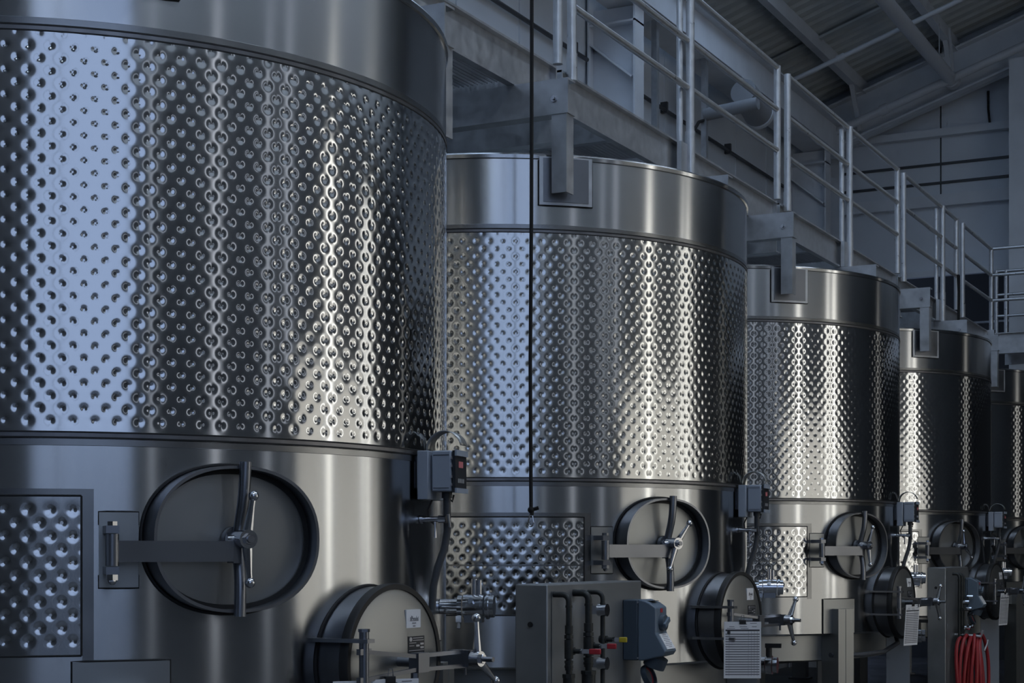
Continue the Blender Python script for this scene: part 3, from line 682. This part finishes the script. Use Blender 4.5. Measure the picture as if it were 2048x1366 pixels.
# bottom outlet valves
for k in (1, 2):
    t = thing('bottom_valve', 'dark butterfly valve with black lever under the '+WHERE[k], 'valve', (0, k*SP, EYE-0.66), R_(9), group='outlet valves under the tanks')
    X0 = RT+0.10
    MB().cyl((RT-0.12,0,0.03), (X0,0,0), 0.026, n=16).build('pipe_stub', M['chrome'], t)
    MB().cyl((X0,0,0), (X0+0.03,0,0), 0.048, n=24).cyl((X0+0.036,0,0), (X0+0.07,0,0), 0.055, n=24).cyl((X0+0.076,0,0), (X0+0.10,0,0), 0.046, n=24).build('body', M['chrome'], t)
    MB().cyl((X0+0.05,0,0.05), (X0+0.05,0,0.10), 0.018, n=12).box(X0+0.03, X0+0.12, -0.015, 0.015, 0.10, 0.125).build('lever', M['rubber'], t)

# ================================================================== walkway
def channel_y(y0, y1, x, z0, z1, out=1, tw=0.010, fl=0.034):
    mb = MB().box(x-tw, x, y0, y1, z0, z1)
    a, b = (x, x+fl) if out > 0 else (x-fl, x)
    return mb.box(a, b, y0, y1, z1-0.012, z1).box(a, b, y0, y1, z0, z0+0.012)
ZS0, ZS1 = EYE+2.414, EYE+2.642
sect = [(-5.0, -0.80, 'section of galvanised walkway directly above the nearest tank'), (-0.74, 2.935, 'galvanised walkway section between the nearest and second tank'), (3.0, 6.79, 'galvanised walkway section over the second tank'), (6.85, 10.44, 'galvanised walkway section over the third tank'), (10.50, 14.86, 'galvanised walkway section over the fourth tank')]
XO, XI = 0.765, -0.30
for si, (y0, y1, lab) in enumerate(sect):
    t = thing('walkway_section', lab, 'walkway', (0,0,0), group='walkway sections above the tanks')
    channel_y(y0, y1, XO-0.045, ZS0, ZS1, 1).build('front_stringer', M['galv'], t, smooth=0)
    channel_y(y0, y1, XI, ZS0, ZS1, -1).build('rear_stringer', M['galv'], t, smooth=0)
    for ye in (y0, y1-0.01):
        MB().box(XI, XO-0.045, ye, ye+0.01, ZS0, ZS1-0.01).build('end_beam', M['galv'], t, smooth=0)
        MB().box(XO-0.05, XO-0.01, ye, ye+0.012, ZS0, ZS1).build('end_plate', M['galv'], t, smooth=0)
    ncb = max(2, int((y1-y0)/0.9))
    for q in range(1, ncb):
        yy = y0+(y1-y0)*q/ncb
        MB().box(XI, XO-0.055, yy-0.03, yy+0.03, ZS0+0.06, ZS1-0.045).build('cross_beam', M['galv'], t, smooth=0)
    g = MB()
    nb = int((XO-0.06-XI)/0.030)
    for q in range(nb+1):
        x = XI+0.005+q*0.030; g.box(x, x+0.004, y0+0.02, y1-0.02, ZS1-0.045, ZS1-0.012)
    yy = y0+0.06
    while yy < y1-0.04:
        g.box(XI, XO-0.06, yy, yy+0.006, ZS1-0.030, ZS1-0.022); yy += 0.10
    g = g.build('grating', M['grate'], t, smooth=0); g['kind'] = 'stuff'

# brackets
def bracket(y, label, low=True, xe=1.052):
    t = thing('walkway_bracket', label, 'bracket', (0, y, 0), group='walkway brackets on the tanks')
    az0, az1 = EYE+2.232, EYE+2.412
    mb = MB().prism([(-0.045,az0),(0.045,az0),(0.045,az0+0.010),(-0.035,az0+0.010),(-0.035,az1-0.010),(0.045,az1-0.010),(0.045,az1),(-0.045,az1)], XI-0.1, xe+0.010)
    mb.build('arm', M['galv'], t, smooth=0)
    MB().cyl((xe-0.067,-0.056,EYE+2.31), (xe-0.067,-0.045,EYE+2.31), 0.016, n=16).cyl((xe-0.067,-0.066,EYE+2.31), (xe-0.067,-0.056,EYE+2.31), 0.010, n=6).build('bolt', M['chrome'], t)
    MB().add([(a,b,c) for c in (EYE+1.83, az0) for a,b in ((xe-0.084,-0.040),(xe,-0.040),(xe,0.045),(xe-0.008,0.045),(xe-0.008,-0.032),(xe-0.084,-0.032))], [(5,4,3,2,1,0),(6,7,8,9,10,11)]+[(i,(i+1)%6,6+(i+1)%6,6+i) for i in range(6)]).build('post', M['galv'], t, smooth=0)
    if low:
        MB().prism([(0.46,az0),(0.54,az0),(0.54,az0+0.010),(0.47,az0+0.010),(0.47,az1-0.010),(0.54,az1-0.010),(0.54,az1),(0.46,az1)], XI-0.1, 0.80).build('lower_beam', M['galv'], t, smooth=0)
    return t
BN = ['on the near side of the nearest tank', 'in front of the second tank beside the rope', 'on the near side of the third tank', 'on the near side of the fourth tank', 'at the farthest tank']
for k in range(5): bracket(BR_Y[k], 'galvanised walkway bracket '+BN[k], True, BR_X[k])
for k in range(4): bracket(k*SP+1.2, 'galvanised walkway bracket on the far side of the '+WHERE[k], False)
# railing sections
ZT = EYE+3.626; ZM1 = EYE+3.310; ZM2 = EYE+3.005
def rail_section(y0, ym, y1, label, short=False):
    t = thing('guard_railing', label, 'railing', (0.785, 0, 0), group='guard railing sections of the walkway')
    rp, rr = 0.0265, 0.021
    for z, n in ((ZT,'top_rail'),(ZM1,'mid_rail'),(ZM2,'mid_rail')):
        MB().cyl((0,y0,z), (0,y1,z), rr, n=14).build(n, M['tube'], t)
    MB().cyl((0,y0,ZS1-0.03), (0,y0,ZT+0.015), rp, n=16).cyl((0,y0,ZS1-0.05), (0,y0,ZS1+0.10), rp*1.16, n=16).build('post', M['tube'], t)
    MB().cyl((0,y1,ZS1-0.005), (0,y1,ZT+0.012), rp, n=16).build('post', M['tube'], t)
    if ym:
        MB().cyl((0.012,ym,ZS0+0.005), (0.012,ym,ZT+0.005), rp*1.05, n=16).cyl((0.012,ym,ZS0-0.03), (0.012,ym,ZS1+0.08), rp*1.22, n=16).build('post', M['tube'], t)
        MB().cyl((-0.045,ym-0.04,ZS1), (-0.045,ym-0.04,ZT-0.02), rp*0.8, n=14).build('inner_post', M['tube'], t)
        MB().box(-0.025, 0.006, ym-0.14, ym-0.02, ZS0, ZS1-0.01).build('gusset', M['galv'], t, smooth=0)
    return t
rail_section(-4.9, -2.8, -0.85, 'guard railing section over the nearest tank')
rail_section(-0.68, 1.1, 2.885, 'guard railing section just left of the second tank bracket')
rail_section(3.065, 4.85, 6.70, 'guard railing section above the second tank')
rail_section(6.95, 8.65, 10.36, 'guard railing section above the third tank')
rail_section(10.60, 12.25, 12.98, 'guard railing section above the fourth tank')
rail_section(13.30, None, 14.95, 'last guard railing section before the corner')
# cross platform at the far end
t = thing('cross_platform', 'galvanised cross platform beyond the fourth tank', 'walkway')
MB().box(0.72, 6.5, 14.97, 14.98, EYE+2.36, EYE+2.61).box(0.72, 6.5, 14.92, 14.98, EYE+2.60, EYE+2.61).box(0.72, 6.5, 14.92, 14.98, EYE+2.36, EYE+2.37).build('front_stringer', M['galv'], t, smooth=0)
MB().box(0.72, 6.5, 16.17, 16.19, EYE+2.36, EYE+2.61).build('rear_stringer', M['galv'], t, smooth=0)
g = MB()
for q in range(40): g.box(0.72, 6.5, 14.99+0.03*q, 14.994+0.03*q, EYE+2.57, EYE+2.60)
g = g.build('grating', M['grate'], t, smooth=0); g['kind'] = 'stuff'
MB().box(0.72, 0.83, 14.88, 14.97, EYE+2.32, EYE+2.645).build('corner_bracket', M['galv'], t, smooth=0)
for y, n, zt in ((14.95,'near',ZT),(16.15,'rear',EYE+3.55)):
    t = thing('platform_railing', n+' railing of the cross platform at the far end', 'railing', (0, y, 0), group='cross platform railings')
    for z in (zt, zt-0.316, zt-0.621) if n == 'near' else (zt, zt-0.30, zt-0.57, zt-0.84): MB().cyl((0.785 if n == 'near' else 0.62,0,z), (6.4,0,z), 0.019, n=12).build('rail', M['tube'], t)
    for x in ((2.3, 4.2, 6.3) if n == 'near' else (0.62, 0.74, 2.6, 4.4)): MB().cyl((x,0,EYE+2.55), (x,0,zt+0.01), 0.0245, n=14).build('post', M['tube'], t)
tag(MB().tube([(0.82,12.90,ZT-0.62),(0.825,12.92,ZT-0.8),(0.825,12.91,ZS1+0.0),(0.825,12.89,ZS0)], 0.014, 8).build('hanging_strap', M['rope']), 'black strap hanging from the railing above the fourth tank', 'strap')

# black rope with carabiner
t = thing('hanging_rope', 'long thin black rope hanging in front of the second tank', 'rope', (1.11, 1.91, 0))
pts = [(0.0, 0.0, roof(1.11)), (0.004, 0.0, EYE+2.4), (0.0, 0.004, EYE+1.6), (-0.004, 0.0, EYE+0.9), (0.0, 0.0, EYE+0.21)]
MB().tube(pts, 0.0095, 10).build('rope', M['rope'], t)
MB().sphere((0,0,EYE+0.195), 0.017, 10, 8).tube([(0.0,0,EYE+0.195),(0.02,0.005,EYE+0.20),(0.035,0.01,EYE+0.205)], 0.009, 8).build('knot', M['rope'], t)
MB().tube([(0.006,0.0,EYE+0.20),(0.004,0,EYE+0.17)], 0.010, 8).build('loop', M['rope'], t)
c = MB().tube([(0.012*math.sin(2*PI*i/20)*(1.2 if math.cos(2*PI*i/20) < 0 else 0.9), 0.0, EYE+0.145-(-0.03)*math.cos(2*PI*i/20)) for i in range(20)], 0.0032, 8, closed=True)
tag(c.build('carabiner', M['chrome']), 'small steel carabiner clipped to the end of the black rope', 'carabiner').location = (1.11, 1.91, 0)

# ================================================================== service cabinets with pipes
def cabinet(y0, y1, which, pipes=True):
    t = thing('service_cabinet', 'flat grey steel cabinet standing between the '+which+' tanks', 'cabinet', (0, y0, 0), group='steel cabinets between the tanks')
    w = y1-y0; zt = EYE-0.143
    MB().box(1.446, 1.60, 0, w, 0.1, zt).build('body', M['cabinet'], t, bevel=0.006)
    MB().box(1.602, 1.604, 0.035, w-0.03, 0.14, zt-0.03).build('front_panel', M['cabinet'], t, smooth=0)
    MB().cyl((1.52,-0.006,zt-0.17), (1.52,0.0,zt-0.17), 0.012, n=8).build('knockout', M['groove'], t)
    for x in (1.47, 1.57):
        for y in (0.05, w-0.05): MB().box(x-0.02, x+0.02, y-0.02, y+0.02, 0, 0.1).build('leg', M['galv'], t, smooth=0)
    return t
cabinet(1.084, 2.107, 'nearest and second')
cabinet(8.70, 9.62, 'third and fourth')
def riser(y, r, z_top, y_back, label, X=1.675, valves=None, col='iron', big=False, group='dark pipes on the cabinet'):
    t = thing('riser_pipe', label, 'pipe', (X, y, 0), group=group)
    pts = [(-(X-1.602), 0, z_top), (-0.04, 0, z_top), (-0.03, 0, z_top)]
    for i in range(6):
        a = PI/2*i/5; pts.append((-0.03+0.03*math.sin(a), 0, z_top-0.03+0.03*math.cos(a)))
    pts += [(0, 0, z_top-0.10), (0, 0, 0.25)]
    MB().tube(pts, r, 14).build('pipe', M[col], t)
    MB().cyl((0,0,z_top-0.045), (0,0,z_top-0.055), r*1.2, n=14).build('elbow_collar', M[col], t)
    if big:
        zc = EYE-0.55
        mb = MB().cyl((0,0,z_top-0.13), (0,0,z_top-0.165), r*1.35, n=16).cyl((0,0,z_top-0.17), (0,0,z_top-0.185), r*1.6, n=8)
        mb.cyl((0,0,z_top-0.19), (0,0,z_top-0.27), r*1.5, n=14).build('coupling', M[col], t)
        mb = MB()
        for q in range(4): mb.cyl((0,0,z_top-0.278-q*0.010), (0,0,z_top-0.289-q*0.010), r*(1.5 if q%2 == 0 else 1.3), n=14)
        mb.build('thread_ring', M[col], t)
        MB().cyl((0,0,z_top-0.335), (0,0,z_top-0.35), r*2.3, n=8).cyl((0,0,z_top-0.35), (0,0,z_top-0.45), r*2.0, n=16).build('union', M[col], t)
    return t
RZ = EYE-0.184
riser(1.135, 0.0125, RZ-0.002, 0.11, 'leftmost dark pipe with red lever on the cabinet', big=True)
riser(1.335, 0.0150, RZ+0.0, 0.12, 'middle dark pipe with red lever on the cabinet', big=True)
t3 = riser(1.485, 0.0105, RZ, 0.10, 'rightmost thin dark pipe with two chrome clamps on the cabinet')
for z in (EYE-0.262, EYE-0.497):
    MB().cyl((-0.02,0,z), (0.022,0,z), 0.028, n=18).box(-0.075, -0.02, -0.022, 0.022, z-0.018, z+0.018).build('pipe_clamp', M['chrome'], t3)
def lever(y, z, col, X=1.70, label='', L=0.085):
    t = thing('ball_valve', label, 'valve', (X, y, z), group='ball valves with coloured levers')
    MB().cyl((-0.045,0.0,0), (-0.01,0.0,0), 0.017, n=12).cyl((-0.01,0,0), (0.022,0.0,0), 0.011, n=12).build('body', M['iron'], t)
    MB().cyl((0.018,0,0), (0.028,0,0), 0.012, n=6).build('nut', M['chrome'], t)
    MB().box(0.0, 0.006, 0.0, 0.055*L/0.085, -0.009, 0.009, Matrix.Translation((0.022,0,0)) @ Matrix.Rotation(R_(-80), 4, 'Z')).build('lever', M['silver'], t, smooth=0)
    MB().box(-0.004, 0.010, 0.035*L/0.085, 0.085*L/0.085, -0.0115, 0.0115, Matrix.Translation((0.022,0,0)) @ Matrix.Rotation(R_(-80), 4, 'Z')).build('grip_sleeve', M[col], t, bevel=0.003)
    return t
lever(1.16, EYE-0.425, 'red', label='ball valve with red lever on the leftmost cabinet pipe')
lever(1.36, EYE-0.413, 'red', label='ball valve with red lever on the middle cabinet pipe', L=0.07)
lever(1.50, EYE-0.392, 'yellow', label='ball valve with yellow lever on the thin cabinet pipe', L=0.06)

# power sockets
def socket(x, y, z, label, sc=1.0):
    t = thing('power_socket', label, 'socket', (x, y, z), group='switched power sockets on the cabinets')
    MB().box(0, 0.075, 0, 0.135, -0.14, 0.14).build('back_box', M['plasticd'], t, bevel=0.005)
    MB().box(-0.001, 0.0, -0.0, 0.135, 0.10, 0.14).build('rear_lip', M['plasticd'], t)
    # cover: profile in x-z, extruded along y
    prof = [(0.076,-0.14),(0.105,-0.14),(0.20,-0.115),(0.215,-0.095),(0.165,-0.01),(0.165,0.105),(0.13,0.128),(0.09,0.142),(0.076,0.142)]
    mb = MB(); nn = len(prof)
    mb.add([(a,-0.002,b) for a,b in prof]+[(a,0.137,b) for a,b in prof], [tuple(range(nn)), tuple(range(2*nn-1,nn-1,-1))]+[(i,nn+i,nn+(i+1)%nn,(i+1)%nn) for i in range(nn)])
    cv = mb.build('cover', M['plastic'], t, smooth=0, bevel=0.006)
    MB().cyl((0.16,0.068,0.035), (0.187,0.068,0.035), 0.040, 0.036, n=28).build('switch_base', M['plasticd'], t)
    MB().bar((0.190,0.040,0.020), (0.190,0.098,0.052), 0.024, 0.016, (1,0,0)).build('switch_knob', M['plastic'], t, bevel=0.003)
    MB().box(0.1645, 0.1665, 0.055, 0.082, 0.082, 0.100).build('warning_mark', M['red'], t, smooth=0)
    MB().box(0.10, 0.14, 0.03, 0.10, 0.1335, 0.1355, Matrix.Translation((0,0,0.0)) ).build('top_plate', M['rubber'], t, smooth=0)
    # sloping label
    a = math.atan2(0.05, 0.085)
    lm = Matrix.Translation((0.192,0.068,-0.052)) @ Matrix.Rotation(-a, 4, 'Y')
    MB().box(-0.0015, 0.0035, -0.048, 0.048, -0.040, 0.040, lm).build('label', M['paper'], t, smooth=0)
    mb = MB()
    for q, (p0, p1) in enumerate(((-0.02,0.02),(-0.036,0.036),(-0.03,0.03),(-0.036,0.036),(-0.025,0.025),(-0.04,0.04),(-0.04,0.03),(-0.02,0.02))): mb.box(0.003, 0.0042, p0, p1, 0.031-q*0.0088, 0.0335-q*0.0088, lm)
    mb.build('label_print', M['inkg'], t, smooth=0)
    sm = Matrix.Translation((0.135,0.068,-0.150)) @ Matrix.Rotation(R_(24), 4, 'Y')
    MB().cyl((0,0,-0.022), (0,0,0.03), 0.052, n=28, m=sm).build('outlet', M['plasticd'], t)
    fm = Matrix.Translation((0.10,0.068,-0.215)) @ Matrix.Rotation(R_(68), 4, 'Y')
    c = MB().lathe([(0.0,-0.012),(0.052,-0.012),(0.055,0.0),(0.055,0.016),(0.047,0.016),(0.045,0.0),(0.0,-0.004)], 28, fm).build('flip_lid', M['plasticd'], t)
    MB().lathe([(0.036,-0.003),(0.040,0.004),(0.044,-0.003)], 28, fm).build('seal_ring', M['red'], c)
    MB().cyl((0.0765,-0.004,0.128), (0.0765,0.0,0.128), 0.004, n=8).cyl((0.0765,-0.004,-0.128), (0.0765,0.0,-0.128), 0.004, n=8).build('screw', M['silver'], t)
    return t
socket(1.604, 1.872, EYE-0.368, 'blue grey switched power socket on the cabinet before the second tank')
socket(1.604, 9.18, EYE-0.375, 'blue grey switched power socket on the cabinet before the fourth tank')
# pipework on the second cabinet
for y, lab in ((8.95,'left'),(9.05,'middle'),(9.13,'right')):
    riser(y, 0.011, EYE-0.20, 0.05, lab+' dark pipe on the far cabinet above the red hose', X=1.66, group='dark pipes on the far cabinet')
t = thing('pipe_manifold', 'dark valve cluster on the far cabinet above the red hose', 'manifold', (1.69, 9.05, EYE-0.5))
MB().cyl((0,-0.12,0.0), (0,0.12,0.0), 0.014, n=10).build('header', M['iron'], t)
MB().cyl((0,-0.10,-0.17), (0,0.10,-0.17), 0.012, n=10).build('header', M['iron'], t)
for y, z in ((-0.08,0.06),(0.02,0.0),(0.08,0.10),(0.10,-0.05),(-0.02,-0.16),(0.10,-0.15)):
    MB().cyl((0.0,y,z), (0.05,y,z), 0.018, n=10).build('valve_cap', M['chrome'], t)
# red hose coil
t = thing('hose_coil', 'coiled red hose hanging on the far cabinet', 'hose', (1.72, 9.05, EYE-0.74))
random.seed(3)
for q in range(6):
    ph = (q-2.5)*0.055; pts = []
    for i in range(28):
        a = 2*PI*i/28; w = 0.13+0.02*(q%3); hgt = 0.34+0.03*((q*2)%3)
        pts.append((0.03*q-0.05+0.015*math.sin(a*2+q), ph*0.7+w*math.sin(a), -hgt+(hgt+0.02*(q%2))*math.cos(a)*(1.0 if math.cos(a) > 0 else 1.15)))
    MB().tube(pts, 0.0155, 9, closed=True).build('loop', M['hose'], t)
MB().tube([(0.11,0.10,-0.12),(0.12,0.17,-0.06),(0.12,0.20,-0.03)], 0.007, 8).build('hose_tie', M['silver'], t)
tag(MB().tube([(1.60,9.05,EYE-0.72),(1.68,9.05,EYE-0.72),(1.82,9.05,EYE-0.73),(1.84,9.05,EYE-0.68)], 0.012, 8).build('hose_hook', M['galv']), 'steel hook carrying the red hose coil', 'hook')
# drain hoses under the hatches
tag(MB().tube([(1.52,7.28,EYE-0.60),(1.56,7.24,EYE-0.70),(1.50,7.05,EYE-0.76),(1.40,6.8,EYE-0.77),(1.25,6.5,EYE-0.76)], 0.018, 10).build('drain_hose', M['conduit']), 'grey hose curving under the third tank', 'hose')

# ================================================================== log sheets
def paper_print(w, h):
    # dark header bar, ruled rows and columns, a few title strokes
    g = MB(); d = MB(); x = 0.0012
    d.box(x-0.001, x+0.0004, -w*0.46, w*0.46, h*0.335, h*0.362)
    for i in range(17):
        z0 = h*0.27-i*h*0.0445; g.box(x-0.001, x+0.0003, -w*0.46, w*0.46, z0, z0+h*0.0215)
    for yy in (-0.36, 0.16, 0.24, 0.32, 0.40): g.box(x-0.001, x+0.0003, w*yy-0.0006, w*yy+0.0006, -h*0.46, h*0.335)
    for z0, a, b in ((0.455,-0.1,0.12),(0.47,0.2,0.38),(0.41,-0.36,-0.22),(0.41,-0.08,0.12),(0.41,0.25,0.38),(0.378,-0.42,-0.2),(0.375,-0.05,0.16)): d.box(x-0.001, x+0.0004, w*a, w*b, h*z0, h*z0+0.0022)
    return g, d
def log_sheet(loc, rz, label, w=0.20, h=0.305, ry=0.0, extra=False):
    t = thing('log_sheet', label, 'paper', loc, rz, group='log sheets clipped to the hatches')
    t.rotation_euler = (0, ry, rz)
    MB().box(-0.0015, 0.001, -w/2, w/2, -h/2, h/2).build('sheet', M['paper'], t, smooth=0)
    g, d = paper_print(w, h); g.build('ruled_lines', M['inkg'], t, smooth=0); d.build('header_print', M['ink'], t, smooth=0)
    MB().box(-0.010, 0.006, -0.018, 0.018, h/2-0.012, h/2+0.010).build('binder_clip', M['rubber'], t, smooth=0, bevel=0.002)
    MB().tube([(0.0,-0.010,h/2+0.008),(0.003,-0.006,h/2+0.035),(0.003,0.006,h/2+0.035),(0.0,0.010,h/2+0.008)], 0.0018, 6).build('clip_wire', M['chrome'], t)
    if extra: MB().box(-0.006, -0.003, -w/2-0.10, w/2-0.06, -h/2, h/2-0.003).build('second_sheet', M['paper'], t, smooth=0)
    return t
def hatch_point(k, out, tan, z):
    a = R_(H_AZ[k]); return (out*math.cos(a)-tan*math.sin(a), k*SP+out*math.sin(a)+tan*math.cos(a), HZ+z)
log_sheet(hatch_point(0, XH+0.10, -0.16, -0.20), R_(-42), 'white log sheet at the bottom edge below the nearest round hatch', ry=R_(2), extra=True)
log_sheet(hatch_point(1, XH+0.115, -0.225, -0.145), R_(-62), 'white ruled log sheet hanging in front of the second round hatch', ry=R_(2))
log_sheet(hatch_point(2, XH+0.10, -0.10, -0.165), R_(-16), 'narrow looking log sheet hanging at the third round hatch', ry=R_(4))
log_sheet(hatch_point(3, XH+0.10, -0.10, -0.165), R_(-12), 'dim log sheet hanging at the fourth round hatch', ry=R_(4))
